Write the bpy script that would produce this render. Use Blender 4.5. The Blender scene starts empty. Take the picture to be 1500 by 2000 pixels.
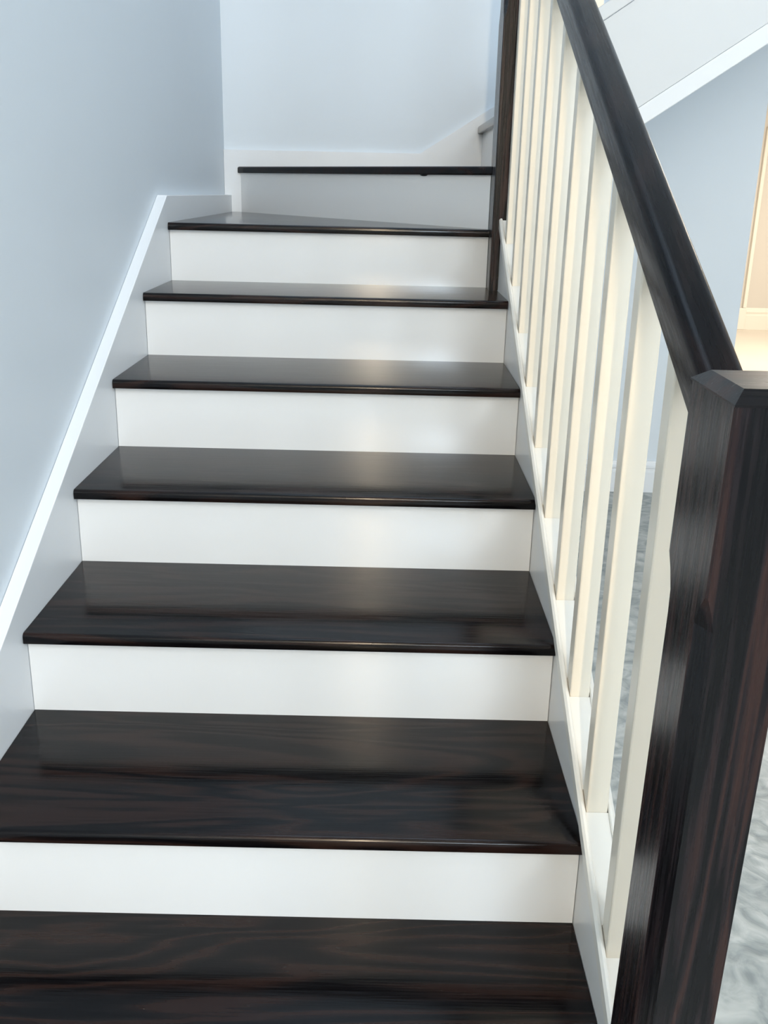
import bpy, bmesh, math, random
from mathutils import Vector, Matrix

# ------------------------------------------------------------------ camera
SC = bpy.context.scene
COL = SC.collection
YAW, PITCH, ROLL, FPX = 0.0021, 0.3236, 0.0237, 1900.0
cam_data = bpy.data.cameras.new('camera')
cam = bpy.data.objects.new('camera', cam_data)
COL.objects.link(cam)
cy, sy, cp, sp = math.cos(YAW), math.sin(YAW), math.cos(PITCH), math.sin(PITCH)
fw = Vector((sy * cp, cy * cp, -sp))
rt0 = Vector((cy, -sy, 0.0))
up0 = rt0.cross(fw)
rt = math.cos(ROLL) * rt0 + math.sin(ROLL) * up0
up = -math.sin(ROLL) * rt0 + math.cos(ROLL) * up0
m = Matrix((rt, up, -fw)).transposed().to_4x4()
m.translation = Vector((0.6584, -0.9512, 1.3079))
cam.matrix_world = m
cam_data.sensor_fit = 'HORIZONTAL'
cam_data.sensor_width = 36.0
cam_data.lens = 36.0 * FPX / 1500.0
cam_data.clip_start = 0.02
SC.camera = cam

# ------------------------------------------------------------------ world, lights, exposure
SC.view_settings.view_transform = 'Standard'
SC.view_settings.look = 'None'
SC.view_settings.gamma = 1.0
SC.view_settings.use_curve_mapping = False
SC.view_settings.exposure = 0.22
world = bpy.data.worlds.new('world')
SC.world = world
world.use_nodes = True
bg = world.node_tree.nodes['Background']
bg.inputs['Color'].default_value = (0.72, 0.85, 1.0, 1)
bg.inputs['Strength'].default_value = 0.6


def area_light(name, loc, target, sx, sy_, power, color):
    d = bpy.data.lights.new(name, 'AREA')
    d.shape = 'RECTANGLE'
    d.size, d.size_y = sx, sy_
    d.energy = power
    d.color = color
    o = bpy.data.objects.new(name, d)
    o.location = loc
    o.rotation_euler = (Vector(target) - Vector(loc)).to_track_quat('-Z', 'Y').to_euler()
    COL.objects.link(o)
    return o


def point_light(name, loc, power, color, radius):
    d = bpy.data.lights.new(name, 'POINT')
    d.energy = power
    d.color = color
    d.shadow_soft_size = radius
    o = bpy.data.objects.new(name, d)
    o.location = loc
    COL.objects.link(o)
    return o


COOL = (0.72, 0.87, 1.0)
area_light('entry_window_daylight', (1.36, -3.85, 1.75), (1.36, 3.0, 1.2), 0.9, 0.7, 50, COOL)
area_light('added_upper_fill', (3.2, -3.85, 3.7), (0.2, 1.8, 1.2), 2.8, 1.8, 190, (0.88, 0.94, 1.0))  # unseen cool fill, added and aimed to brighten the left wall
area_light('stair_skylight', (0.7, 1.6, 5.1), (0.7, 1.6, 0.0), 1.6, 2.0, 24, (0.62, 0.80, 1.0))
area_light('added_tread_glow_strip', (0.56, -3.85, 2.75), (0.56, 3.0, 2.75), 0.075, 3.3, 85, (1.0, 0.80, 0.55))  # added strip light, shaped to streak a warm glow across every tread
point_light('foyer_side_lamp', (2.5, -1.3, 1.9), 12, (1.0, 0.82, 0.58), 0.3)
area_light('hall_ceiling_light', (4.3, 6.6, 2.45), (4.3, 6.6, 0.0), 1.2, 1.2, 120, (1.0, 0.90, 0.77))

# ------------------------------------------------------------------ dimensions
W, G, N, T, R = 0.9863, 0.34743, 0.0217, 0.0216, 0.17
S = 0.508                              # pitch of the balustrade
YB = 3.34                              # back wall plane
XL = -0.03                             # left wall plane
NX0, NX1 = 0.96, 1.05                  # newel posts in x

# ------------------------------------------------------------------ materials


def new_mat(name):
    mt = bpy.data.materials.new(name)
    mt.use_nodes = True
    nt = mt.node_tree
    b = nt.nodes['Principled BSDF']
    return mt, nt, b


def paint(name, col, rough=0.45, bump=0.02, scale=90.0, spec=0.5, mottle=0.03):
    mt, nt, b = new_mat(name)
    L = nt.links
    tc = nt.nodes.new('ShaderNodeTexCoord')
    nz = nt.nodes.new('ShaderNodeTexNoise')
    nz.inputs['Scale'].default_value = 2.2
    nz.inputs['Detail'].default_value = 3
    L.new(tc.outputs['Object'], nz.inputs['Vector'])
    mx = nt.nodes.new('ShaderNodeMix')
    mx.data_type = 'RGBA'
    k = 1.0 - mottle
    mx.inputs['A'].default_value = (col[0] * k, col[1] * k, col[2] * k, 1)
    mx.inputs['B'].default_value = (*col, 1)
    L.new(nz.outputs['Fac'], mx.inputs['Factor'])
    L.new(mx.outputs['Result'], b.inputs['Base Color'])
    b.inputs['Roughness'].default_value = rough
    b.inputs['Specular IOR Level'].default_value = spec
    n2 = nt.nodes.new('ShaderNodeTexNoise')
    n2.inputs['Scale'].default_value = scale
    n2.inputs['Detail'].default_value = 2
    L.new(tc.outputs['Object'], n2.inputs['Vector'])
    bp = nt.nodes.new('ShaderNodeBump')
    bp.inputs['Strength'].default_value = bump
    bp.inputs['Distance'].default_value = 0.002
    L.new(n2.outputs['Fac'], bp.inputs['Height'])
    L.new(bp.outputs['Normal'], b.inputs['Normal'])
    return mt


def wood(name, axis, dark=(0.0015, 0.0013, 0.002), mid=(0.004, 0.0030, 0.0034), light=(0.022, 0.0100, 0.0075),
         rough=0.21, ring_scale=9.0, bump=0.12, balance=(0.42, 0.62, 0.86), across=4.0, spec=0.33,
         aniso=0.0):
    """dark stained oak, grain running along the given local axis"""
    mt, nt, b = new_mat(name)
    L = nt.links
    tc = nt.nodes.new('ShaderNodeTexCoord')
    oi = nt.nodes.new('ShaderNodeObjectInfo')
    off = nt.nodes.new('ShaderNodeVectorMath')
    off.operation = 'MULTIPLY_ADD'
    cmb = nt.nodes.new('ShaderNodeCombineXYZ')
    for i in range(3):
        L.new(oi.outputs['Random'], cmb.inputs[i])
    off.inputs[1].default_value = (7.3, 3.1, 5.7)
    L.new(cmb.outputs[0], off.inputs[0])
    L.new(tc.outputs['Object'], off.inputs[2])
    sc = [across, across, across]
    sc[axis] = 0.55
    mp = nt.nodes.new('ShaderNodeMapping')
    mp.inputs['Scale'].default_value = sc
    L.new(off.outputs[0], mp.inputs['Vector'])
    # broad warp of the growth rings
    nz = nt.nodes.new('ShaderNodeTexNoise')
    nz.inputs['Scale'].default_value = 1.5
    nz.inputs['Detail'].default_value = 3.0
    nz.inputs['Distortion'].default_value = 0.6
    L.new(mp.outputs[0], nz.inputs['Vector'])
    ml = nt.nodes.new('ShaderNodeMath')
    ml.operation = 'MULTIPLY'
    ml.inputs[1].default_value = ring_scale
    L.new(nz.outputs['Fac'], ml.inputs[0])
    fr = nt.nodes.new('ShaderNodeMath')
    fr.operation = 'PINGPONG'
    fr.inputs[1].default_value = 0.5
    L.new(ml.outputs[0], fr.inputs[0])
    # fine pores
    sc2 = [260.0, 260.0, 260.0]
    sc2[axis] = 9.0
    mp2 = nt.nodes.new('ShaderNodeMapping')
    mp2.inputs['Scale'].default_value = sc2
    L.new(off.outputs[0], mp2.inputs['Vector'])
    n2 = nt.nodes.new('ShaderNodeTexNoise')
    n2.inputs['Scale'].default_value = 1.0
    n2.inputs['Detail'].default_value = 3.0
    L.new(mp2.outputs[0], n2.inputs['Vector'])
    # streak value
    ad = nt.nodes.new('ShaderNodeMath')
    ad.operation = 'MULTIPLY_ADD'
    ad.inputs[1].default_value = 1.5
    L.new(fr.outputs[0], ad.inputs[0])
    sb = nt.nodes.new('ShaderNodeMath')
    sb.operation = 'MULTIPLY_ADD'
    sb.inputs[1].default_value = 0.55
    sb.inputs[2].default_value = -0.12
    L.new(n2.outputs['Fac'], sb.inputs[0])
    L.new(sb.outputs[0], ad.inputs[2])
    rp = nt.nodes.new('ShaderNodeValToRGB')
    e = rp.color_ramp.elements
    e[0].position, e[0].color = balance[0], (*dark, 1)
    e[1].position, e[1].color = balance[2], (*light, 1)
    x = e.new(balance[1])
    x.color = (*mid, 1)
    L.new(ad.outputs[0], rp.inputs['Fac'])
    L.new(rp.outputs['Color'], b.inputs['Base Color'])
    b.inputs['Specular IOR Level'].default_value = spec
    if aniso:
        b.inputs['Anisotropic'].default_value = aniso
        tg = nt.nodes.new('ShaderNodeTangent')
        tg.direction_type = 'UV_MAP'
        tg.uv_map = 'grain'
        L.new(tg.outputs['Tangent'], b.inputs['Tangent'])
    mr = nt.nodes.new('ShaderNodeMapRange')
    mr.inputs['From Min'].default_value = 0.3
    mr.inputs['From Max'].default_value = 0.7
    mr.inputs['To Min'].default_value = rough - 0.04
    mr.inputs['To Max'].default_value = rough + 0.06
    L.new(n2.outputs['Fac'], mr.inputs['Value'])
    L.new(mr.outputs[0], b.inputs['Roughness'])
    bp = nt.nodes.new('ShaderNodeBump')
    bp.inputs['Strength'].default_value = bump
    bp.inputs['Distance'].default_value = 0.001
    L.new(n2.outputs['Fac'], bp.inputs['Height'])
    L.new(bp.outputs['Normal'], b.inputs['Normal'])
    return mt


def concrete(name):
    mt, nt, b = new_mat(name)
    L = nt.links
    tc = nt.nodes.new('ShaderNodeTexCoord')
    nz = nt.nodes.new('ShaderNodeTexNoise')
    nz.inputs['Scale'].default_value = 14
    nz.inputs['Detail'].default_value = 8
    nz.inputs['Distortion'].default_value = 1.4
    L.new(tc.outputs['Object'], nz.inputs['Vector'])
    rp = nt.nodes.new('ShaderNodeValToRGB')
    e = rp.color_ramp.elements
    e[0].position, e[0].color = 0.32, (0.22, 0.25, 0.25, 1)
    e[1].position, e[1].color = 0.66, (0.50, 0.52, 0.50, 1)
    L.new(nz.outputs['Fac'], rp.inputs['Fac'])
    L.new(rp.outputs['Color'], b.inputs['Base Color'])
    b.inputs['Roughness'].default_value = 0.4
    bp = nt.nodes.new('ShaderNodeBump')
    bp.inputs['Strength'].default_value = 0.35
    bp.inputs['Distance'].default_value = 0.01
    L.new(nz.outputs['Fac'], bp.inputs['Height'])
    L.new(bp.outputs['Normal'], b.inputs['Normal'])
    return mt


M_WALL = paint('blue_grey_wall_paint', (0.70, 0.765, 0.82), 0.5, 0.03)
M_WHITE = paint('white_riser_paint', (0.79, 0.815, 0.83), 0.14, 0.004, spec=0.6)
M_STRING = paint('pale_stringer_paint', (0.79, 0.82, 0.845), 0.35, 0.02)
M_CREAM = paint('cream_white_gloss_paint', (0.80, 0.725, 0.60), 0.3, 0.015)
M_BASER = paint('toplit_cream_base_rail', (0.80, 0.765, 0.69), 0.3, 0.015)  # baluster cream made whiter; the light from above is painted in
M_SPAN = paint('shaded_white_upper_stringer', (0.56, 0.585, 0.60), 0.45, 0.02)  # ordinary white darkened, the weaker light here put into its colour
M_SPANT = paint('lit_white_upper_trim', (0.66, 0.69, 0.71), 0.4, 0.02)  # lighter copy of the stringer white, its catch of light painted in
M_INNER = paint('white_open_stringer_paint', (0.80, 0.79, 0.76), 0.3, 0.015)
M_CEIL = paint('ceiling_paint', (0.78, 0.80, 0.82), 0.6, 0.02)
M_BEIGE = paint('beige_hall_paint', (0.60, 0.565, 0.51), 0.5, 0.02)
M_TRIMW = paint('hall_trim_paint', (0.78, 0.74, 0.66), 0.4, 0.01)
M_CONC = concrete('grey_floor_screed')
M_HALLF = paint('pale_hall_floor', (0.68, 0.62, 0.53), 0.35, 0.05, 20, mottle=0.12)
M_TREAD = wood('dark_stained_oak_tread', 0, rough=0.15, bump=0.10, spec=0.24, light=(0.017, 0.0085, 0.0068), ring_scale=12.0, balance=(0.22, 0.48, 0.8))
M_POST = wood('dark_stained_oak_post', 2, mid=(0.009, 0.006, 0.0075), light=(0.024, 0.0115, 0.010), ring_scale=7, rough=0.26, bump=0.22, spec=0.28, across=11.0,
              balance=(0.30, 0.52, 0.82))
M_CAP = wood('dark_stained_oak_cap', 0, rough=0.3, bump=0.05, spec=0.2)
M_RAIL = wood('dark_stained_oak_rail', 1, light=(0.008, 0.005, 0.005), rough=0.27, bump=0.0, spec=0.10)

# ------------------------------------------------------------------ mesh helpers


def obj(name, bm, mat, parent=None, smooth=False):
    bmesh.ops.recalc_face_normals(bm, faces=bm.faces[:])
    me = bpy.data.meshes.new(name)
    bm.to_mesh(me)
    bm.free()
    me.materials.append(mat)
    if smooth:
        for p in me.polygons:
            p.use_smooth = True
        try:
            me.set_sharp_from_angle(angle=math.radians(40))
        except Exception:
            pass
    o = bpy.data.objects.new(name, me)
    COL.objects.link(o)
    if parent:
        o.parent = parent
    return o


def thing(name, label, cat, loc=(0, 0, 0), group=None):
    o = bpy.data.objects.new(name, None)
    o.location = loc
    o['label'] = label
    o['category'] = cat
    if group:
        o['group'] = group
    o.empty_display_size = 0.1
    COL.objects.link(o)
    return o


def struct(name, bm, mat):
    o = obj(name, bm, mat)
    o['kind'] = 'structure'
    return o


def prism(poly, axis, a, b):
    """extrude a polygon given in the two other axes along axis from a to b"""
    bm = bmesh.new()

    def p3(q, t):
        if axis == 0:
            return (t, q[0], q[1])
        if axis == 1:
            return (q[0], t, q[1])
        return (q[0], q[1], t)
    va = [bm.verts.new(p3(q, a)) for q in poly]
    vb = [bm.verts.new(p3(q, b)) for q in poly]
    n = len(poly)
    bm.faces.new(va)
    bm.faces.new(vb[::-1])
    for i in range(n):
        bm.faces.new((va[i], va[(i + 1) % n], vb[(i + 1) % n], vb[i]))
    bmesh.ops.recalc_face_normals(bm, faces=bm.faces[:])
    return bm


def box(x0, x1, y0, y1, z0, z1):
    return prism([(x0, y0), (x1, y0), (x1, y1), (x0, y1)], 2, z0, z1)


def bevel(bm, test, w, seg=3):
    bm.edges.ensure_lookup_table()
    es = [e for e in bm.edges if test(e.verts[0].co, e.verts[1].co)]
    if es:
        bmesh.ops.bevel(bm, geom=es, offset=w, segments=seg, profile=0.5, affect='EDGES', clamp_overlap=True)
    return bm


def join(*bms):
    out = bmesh.new()
    for b in bms:
        me = bpy.data.meshes.new('tmp')
        b.to_mesh(me)
        b.free()
        out.from_mesh(me)
        bpy.data.meshes.remove(me)
    return out


# ------------------------------------------------------------------ setting
XR, YR, ZC = 5.6, -4.0, 5.2
struct('floor', box(XL - 0.1, XR, YR, YB + 0.1, -0.1, 0.0), M_CONC)
struct('floor_hall', box(2.0, XR + 1, YB + 0.1, 9.5, -0.1, 0.0), M_HALLF)
struct('ceiling', box(XL - 0.1, XR, YR, YB + 0.1, ZC, ZC + 0.1), M_CEIL)
struct('ceiling_hall', box(2.0, XR + 1, YB + 0.1, 9.5, 2.6, 2.7), M_CEIL)
struct('wall_left', box(XL - 0.1, XL, YR, YB + 0.1, 0, ZC), M_WALL)
struct('wall_back', prism([(XL, 0), (2.19, 0), (2.19, 2.35), (3.9, 2.35), (3.9, 0), (XR, 0), (XR, ZC), (XL, ZC)],
                          1, YB, YB + 0.1), M_WALL)
struct('wall_right', box(XR, XR + 0.1, YR, YB + 0.1, 0, ZC), M_WALL)
struct('wall_front', box(XL - 0.1, XR + 0.1, YR - 0.1, YR, 0, ZC), M_WALL)
FY = 9.1
struct('wall_hall', box(2.0, XR + 1, FY, FY + 0.1, 0, 2.6), M_BEIGE)
struct('wall_hall_left', box(2.0, 2.1, YB + 0.1, FY, 0, 2.6), M_BEIGE)
struct('wall_hall_right', box(XR + 0.9, XR + 1, YB + 0.1, FY, 0, 2.6), M_BEIGE)
# wall closing the space under the lower flight
struct('wall_stair', prism([(0.02, 0.0), (2.08, 0.0), (2.08, 0.95), (0.02, 0.02)], 0, 1.0275, 1.05), M_WALL)


def base_profile(h, t):
    return [(0, 0), (t, 0), (t, h * 0.66), (t - 0.004, h * 0.68), (t - 0.004, h * 0.76), (t, h * 0.79), (t, h * 0.85),
            (t - 0.007, h * 0.88), (t - 0.010, h * 0.97), (t - 0.012, h), (0, h)]


struct('baseboard_back', prism([(YB - a, z) for a, z in base_profile(0.145, 0.022)], 0, 1.06, 2.19), M_STRING)
struct('baseboard_hall', prism([(FY - a, z) for a, z in base_profile(0.215, 0.03)], 0, 4.30, XR + 0.9), M_TRIMW)
struct('trim_1', bevel(box(4.22, 4.30, FY - 0.05, FY, 0.0, 0.215), lambda a, b: True, 0.004, 2), M_TRIMW)
struct('trim_2', bevel(box(4.265, 4.30, FY - 0.04, FY, 0.215, 1.93), lambda a, b: True, 0.006, 2), M_TRIMW)

# ------------------------------------------------------------------ lower staircase
stair = thing('staircase', 'closed lower flight with dark stained treads and white risers turning at the top', 'staircase')


def on_seg(p, a, b, tol=1e-4):
    ax, ay = b[0] - a[0], b[1] - a[1]
    l = math.hypot(ax, ay)
    return abs((p.x - a[0]) * ay - (p.y - a[1]) * ax) / l < tol


def tread(poly, ztop, thick, parent, nose=(0, 1)):
    a, b = poly[nose[0]], poly[nose[1]]
    bm = prism(poly, 2, ztop - thick, ztop)
    bm = bevel(bm, lambda p, q: abs(p.z - q.z) < 1e-6 and p.z > ztop - 1e-5 and on_seg(p, a, b) and on_seg(q, a, b), 0.0075, 5)
    bm = bevel(bm, lambda p, q: abs(p.z - q.z) < 1e-6 and p.z < ztop - thick + 1e-5 and on_seg(p, a, b) and on_seg(q, a, b), 0.003, 2)
    uv = bm.loops.layers.uv.new('grain')     # u runs across the grain, v along it
    for f in bm.faces:
        for l in f.loops:
            l[uv].uv = (l.vert.co.y + l.vert.co.z, l.vert.co.x)
    return obj('tread', bm, M_TREAD, parent, smooth=True)


YN = 6 * G - 0.085                     # front of the far newel
YN2 = YN + 0.128
E0, E1 = 0.001, W - 0.001
for k in range(1, 7):
    y0, y1 = (k - 1) * G - N, k * G
    if k == 1:
        poly = [(E0, y0), (NX0 - 0.0135, y0), (NX0 - 0.0135, 0.006), (E1, 0.006), (E1, y1), (E0, y1)]
    elif k == 6:
        poly = [(E0, y0), (E1, y0), (E1, y1), (E0, y1)]
    else:
        poly = [(E0, y0), (E1, y0), (E1, y1), (E0, y1)]
    tread(poly, k * R, T, stair)
    rb = 0 if k == 1 else (k - 1) * R
    xr = NX0 - 0.0145 if k == 1 else E1
    obj('riser', box(E0, xr, (k - 1) * G, (k - 1) * G + 0.014, rb, k * R - T), M_WHITE, stair)
# winders
Z7, Z8, Z9 = 1.19, 1.3695, 1.547
YBF = YB - 0.02                        # front of the boards on the back wall
NXE = NX0 - 0.001
A8, B8 = (NXE, 2.110), (0.040, YBF - 0.001)       # riser line under the second winder
d8 = Vector((B8[0] - A8[0], B8[1] - A8[1])).normalized()
n8 = Vector((-abs(d8.y), -abs(d8.x))).normalized()   # towards the lower flight
tread([(E0, 6 * G - N), (NXE, 6 * G - N), (NXE, A8[1]), B8, (E0, YBF - 0.001)], Z7, T, stair)
obj('riser', box(E0, NXE, 6 * G, 6 * G + 0.014, 6 * R, Z7 - T), M_WHITE, stair)
a8 = (NXE, A8[1] - 0.018)
b8 = (B8[0] - 0.013, YBF - 0.001)
X9 = 1.034
tread([a8, b8, (X9, YBF - 0.001), (X9, YN2 + 0.004), (NXE, YN2 + 0.004)], Z8, T + 0.004, stair)
obj('riser', prism([A8, B8, (B8[0] + 0.016, B8[1]), (A8[0], A8[1] + 0.020)], 2, Z7, Z8 - T - 0.004), M_WHITE, stair)

# small drip of stain hanging under the nose of the second winder
td = 0.212
px_, py_ = a8[0] + (b8[0] - a8[0]) * td, a8[1] + (b8[1] - a8[1]) * td
bm = bmesh.new()
bmesh.ops.create_uvsphere(bm, u_segments=12, v_segments=6, radius=1.0)
bmesh.ops.transform(bm, verts=bm.verts[:], matrix=Matrix.Translation((px_ + 0.006, py_ + 0.004, Z8 - T - 0.0045))
                    @ Matrix.Rotation(math.atan2(d8.y, d8.x), 4, 'Z') @ Matrix.Diagonal((0.019, 0.003, 0.0035, 1.0)))
obj('stain_drip', bm, M_TREAD, stair, smooth=True)

# left wall stringer with the level piece at the first winder
LT = [(-0.20, 0.0), (-0.20, 0.145), (2.075, 1.2665), (YBF, 1.2580), (YBF, 1.19 - 0.10), (6 * G, 0.88), (0.12, 0.0)]
bm = prism(LT, 0, XL + 0.001, 0.0)
bm = bevel(bm, lambda a, b: a.x > -0.001 and b.x > -0.001 and abs((a.z - b.z) / max(1e-6, abs(a.y - b.y)) - 0.0) < 0.6
           and min(a.z, b.z) > 0.14 and abs(a.y - b.y) > 0.3, 0.0018, 2)
obj('wall_stringer', bm, M_STRING, stair)
bm = prism([(XL + 0.001, 1.10), (X9 + 0.02, 1.10), (1.30, 1.30), (1.30, 1.765), (0.782, 1.4365), (XL + 0.001, 1.434)], 1, YBF, YB - 0.001)
obj('wall_stringer', bm, M_STRING, stair)

# open side: inner stringer board under the balustrade
SB = 0.21                              # height of the base rail lip at y = 0


def zs(y, d=0.0):
    return SB + S * y + d


Y0R, Y1R = 0.004, YN - 0.001
bm = prism([(Y0R, 0.0), (Y0R, zs(Y0R, -0.028)), (Y1R, zs(Y1R, -0.028)), (Y1R, zs(Y1R, -0.34)), (0.30, 0.0)], 0, W, 1.026)
obj('stringer', bm, M_INNER, stair)

# ------------------------------------------------------------------ balustrade of the lower flight
bal = thing('balustrade', 'dark handrail on cream balusters between two dark posts, beside the lower flight', 'balustrade',
            (1.005, 0.0, 0.0))


def bchild(name, bm, mat, parent, smooth=False):
    o = obj(name, bm, mat, parent, smooth)
    if parent is bal:
        o.matrix_parent_inverse = Matrix.Translation((-1.005, 0.0, 0.0))
    return o


# base rail: grooved capping
L0, L1, GR0, GR1 = 0.979, 1.0345, 0.9885, 1.0245
prof = [(L0, -0.0275), (L0, -0.004), (L0 + 0.004, 0.0), (GR0 - 0.002, 0.0), (GR0, -0.002), (GR0, -0.014), (GR1, -0.014),
        (GR1, -0.002), (GR1 + 0.002, 0.0), (L1 - 0.004, 0.0), (L1, -0.004), (L1, -0.0275)]


def sweep(prof, ya, yb, z0, slope=S):
    bm = bmesh.new()
    r0 = [bm.verts.new((x, ya, z0 + slope * ya + d)) for x, d in prof]
    r1 = [bm.verts.new((x, yb, z0 + slope * yb + d)) for x, d in prof]
    n = len(prof)
    for i in range(n):
        bm.faces.new((r0[i], r0[(i + 1) % n], r1[(i + 1) % n], r1[i]))
    bm.faces.new(r0[::-1])
    bm.faces.new(r1)
    return bm


base_rail = bchild('base_rail', sweep(prof, Y0R, Y1R, SB), M_BASER, bal)
# handrail
RW0, RW1, RZ0, RZ1 = 0.980, 1.030, 1.053, 1.116
rp = []
rc = 0.014
for cx, cz, a0 in ((RW0 + 0.004, RZ0 + 0.004, 180), (RW1 - 0.004, RZ0 + 0.004, 270)):
    for t in range(0, 4):
        a = math.radians(a0 + 30 * t)
        rp.append((cx + 0.004 * math.cos(a), cz + 0.004 * math.sin(a)))
for cx, cz, a0 in ((RW1 - rc, RZ1 - rc, 0), (RW0 + rc, RZ1 - rc, 90)):
    for t in range(0, 7):
        a = math.radians(a0 + 15 * t)
        rp.append((cx + rc * math.cos(a), cz + rc * math.sin(a)))
YNA, YNB = -0.128, 0.000               # near newel in y
bm = sweep(rp, YNB + 0.0005, YN - 0.0005, 0.0)
pitch = math.atan(S)                   # local y of the rail follows its slope, so the grain does too
bmesh.ops.transform(bm, matrix=Matrix.Rotation(-pitch, 4, 'X'), verts=bm.verts[:])
hr = bchild('handrail', bm, M_RAIL, bal, smooth=True)
hr.rotation_euler = (pitch, 0.0, 0.0)
# balusters
BW = 0.034
BX0, BX1 = GR0 + 0.001, GR0 + 0.001 + BW
NB = 10
ys = [0.158 + 0.1915 * i for i in range(NB)]
for i, y in enumerate(ys):
    y1 = y + BW
    bm = prism([(y, zs(y, -0.014)), (y1, zs(y1, -0.014)), (y1, RZ0 + S * y1), (y, RZ0 + S * y)], 0, BX0, BX1)
    bm = bevel(bm, lambda a, b: abs(a.z - b.z) > 0.3, 0.0025, 2)
    bchild('baluster', bm, M_CREAM, bal)
    if i < NB:
        ye = ys[i + 1] if i + 1 < NB else Y1R
        if ye - y1 > 0.01:
            fil = [(GR0, -0.0138), (GR0, -0.005), (GR1, -0.005), (GR1, -0.0138)]
            obj('fillet', sweep(fil, y1 + 0.0006, ye - 0.0006, SB), M_BASER, base_rail)


def newel(x0, x1, y0, y1, z0, z1, stops, chx=0.012, chy=0.026, capb=0.011):
    """square post whose corners are chamfered between the stops; section octagon that closes at the stops"""
    bm = bmesh.new()
    zl = [z0]
    f = []
    lo, hi = stops
    zz = [(z0, 1.0 if lo <= z0 else 0.0)]
    if lo > z0:
        zz += [(lo, 0.0), (lo + 0.015, 0.55), (lo + 0.035, 0.9), (lo + 0.06, 1.0)]
    zz += [(hi - 0.06, 1.0), (hi - 0.035, 0.92), (hi - 0.015, 0.55), (hi, 0.02), (z1, 0.02)]
    rings = []
    for z, k in zz:
        k = max(k, 0.12)
        cx, cy_ = chx * k, chy * k
        pts = [(x0, y0 + cy_), (x0 + cx, y0), (x1 - cx, y0), (x1, y0 + cy_), (x1, y1 - cy_), (x1 - cx, y1), (x0 + cx, y1), (x0, y1 - cy_)]
        rings.append([bm.verts.new((px, py, z)) for px, py in pts])
    for a, b in zip(rings, rings[1:]):
        for i in range(8):
            bm.faces.new((a[i], a[(i + 1) % 8], b[(i + 1) % 8], b[i]))
    bm.faces.new(rings[0][::-1])
    bm.faces.new(rings[-1])
    return bm


def newel_cap(x0, x1, y0, y1, z, bz, bx, by):
    bm = bmesh.new()
    e = 0.0008
    r = [[bm.verts.new(p) for p in ((x0 - e, y0 - e, z), (x1 + e, y0 - e, z), (x1 + e, y1 + e, z), (x0 - e, y1 + e, z))]]
    r.append([bm.verts.new(p) for p in ((x0 - e, y0 - e, z + 0.002), (x1 + e, y0 - e, z + 0.002), (x1 + e, y1 + e, z + 0.002), (x0 - e, y1 + e, z + 0.002))])
    r.append([bm.verts.new(p) for p in ((x0 + bx, y0 + by, z + bz), (x1 - bx, y0 + by, z + bz), (x1 - bx, y1 - by, z + bz), (x0 + bx, y1 - by, z + bz))])
    for a, b in zip(r, r[1:]):
        for i in range(4):
            bm.faces.new((a[i], a[(i + 1) % 4], b[(i + 1) % 4], b[i]))
    bm.faces.new(r[0][::-1])
    bm.faces.new(r[-1])
    return bm


bmn = newel(NX0, NX1, YNA, YNB, 0.0, 1.134, (-1, 0.955), chx=0.012, chy=0.026)
for v in bmn.verts:                     # the post is slightly out of plumb
    v.co.x -= 0.0095 * (1.134 - v.co.z) / 0.8
n1 = bchild('newel_post', bmn, M_POST, bal)
obj('newel_cap', newel_cap(NX0, NX1, YNA, YNB, 1.134, 0.013, 0.012, 0.018), M_CAP, n1)
n2 = bchild('newel_post', newel(NX0, NX1, YN, YN2, 6 * R + 0.0005, 2.62, (1.75, 2.35), chx=0.012, chy=0.026), M_POST, bal)
obj('newel_cap', newel_cap(NX0, NX1, YN, YN2, 2.62, 0.013, 0.012, 0.018), M_CAP, n2)

# ------------------------------------------------------------------ upper flight (rises to the right behind the far post)
ups = thing('upper_staircase', 'upper flight rising behind the handrail, with white stringer and one dark tread end', 'staircase',
            (1.3, 2.6, 0.0))


def uchild(name, bm, mat, smooth=False):
    o = obj(name, bm, mat, ups, smooth)
    o.matrix_parent_inverse = Matrix.Translation((-1.3, -2.6, 0.0))
    return o


US = 0.67
YU = YN + 0.045                        # front face of the upper stringer


def zu(x):
    return 1.4975 + US * (x - 1.392)


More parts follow.
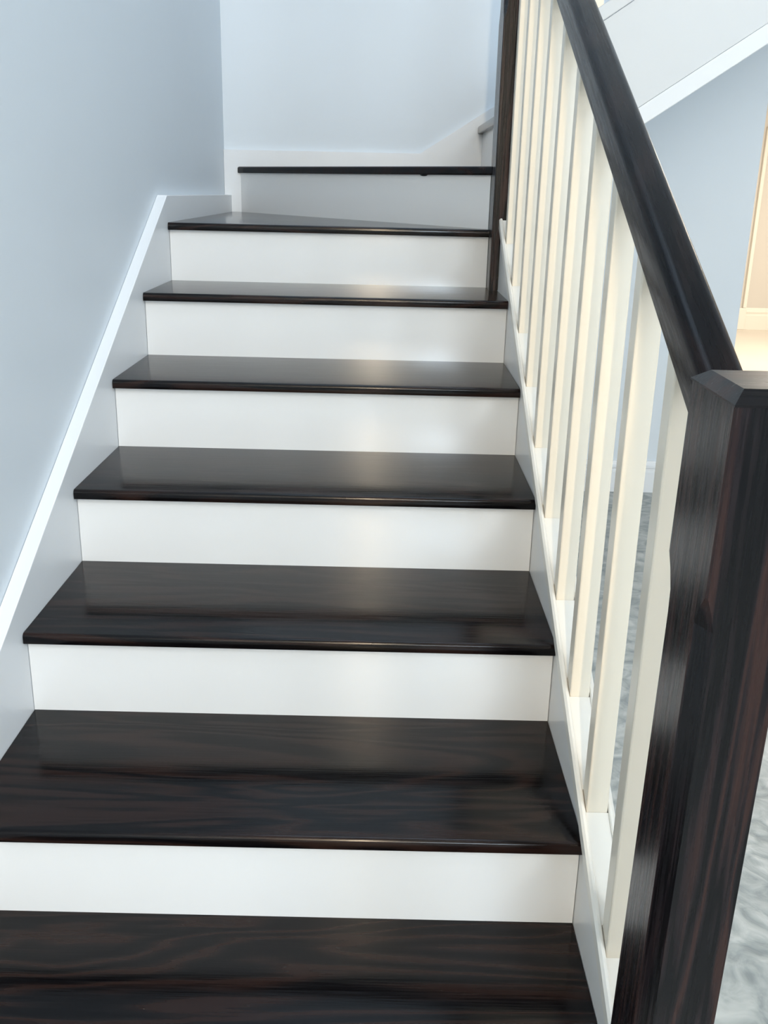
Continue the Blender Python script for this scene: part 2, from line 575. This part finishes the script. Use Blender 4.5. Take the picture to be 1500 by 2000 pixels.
XU0, XU1 = NX1 + 0.001, 2.62
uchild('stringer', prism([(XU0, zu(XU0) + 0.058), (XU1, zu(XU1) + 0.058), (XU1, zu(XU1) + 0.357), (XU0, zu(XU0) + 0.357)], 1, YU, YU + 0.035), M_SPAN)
bm = prism([(XU0, zu(XU0)), (XU1, zu(XU1)), (XU1, zu(XU1) + 0.0572), (XU0, zu(XU0) + 0.0572)], 1, YU - 0.004, YU + 0.035)
bm = bevel(bm, lambda a, b: abs(a.y - b.y) < 1e-6 and a.y < YU and abs(a.x - b.x) > 0.3, 0.002, 2)
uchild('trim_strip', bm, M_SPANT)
bm = prism([(XU0, zu(XU0) + 0.3585), (XU1, zu(XU1) + 0.3585), (XU1, zu(XU1) + 0.402), (XU0, zu(XU0) + 0.402)], 1, YU - 0.005, YU + 0.05)
bm = bevel(bm, lambda a, b: abs(a.y - b.y) < 1e-6 and a.y < YU and abs(a.x - b.x) > 0.3, 0.003, 2)
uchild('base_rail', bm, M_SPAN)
for i in range(3):
    x = 1.205 + 0.125 * i
    uchild('baluster', prism([(x, zu(x) + 0.4022), (x + BW, zu(x + BW) + 0.4022), (x + BW, zu(x + BW) + 1.25), (x, zu(x) + 1.25)], 1, YU + 0.005, YU + 0.005 + BW), M_CREAM)
GU = R / US + 0.008
for i in range(2):
    xa = X9 - 0.020 + i * GU
    za = Z9 + i * 0.177
    ya = YN2 + 0.003 if i == 0 else YU + 0.036
    tread([(xa, YBF - 0.001), (xa, ya), (xa + GU + 0.02, ya), (xa + GU + 0.02, YBF - 0.001)], za, 0.030, ups).matrix_parent_inverse = Matrix.Translation((-1.3, -2.6, 0.0))
    uchild('riser', box(xa + 0.020, xa + 0.034, ya, YBF - 0.001, za - 0.177, za - 0.030), M_WHITE)
# plasterboard soffit under the upper flight
xs0, xs1 = X9 + 0.02, XU1
uchild('soffit', prism([(xs0, zu(xs0) + 0.012), (xs1, zu(xs1) + 0.012), (xs1, zu(xs1) + 0.03), (xs0, zu(xs0) + 0.03)], 1, YU + 0.036, YBF - 0.001), M_CEIL)
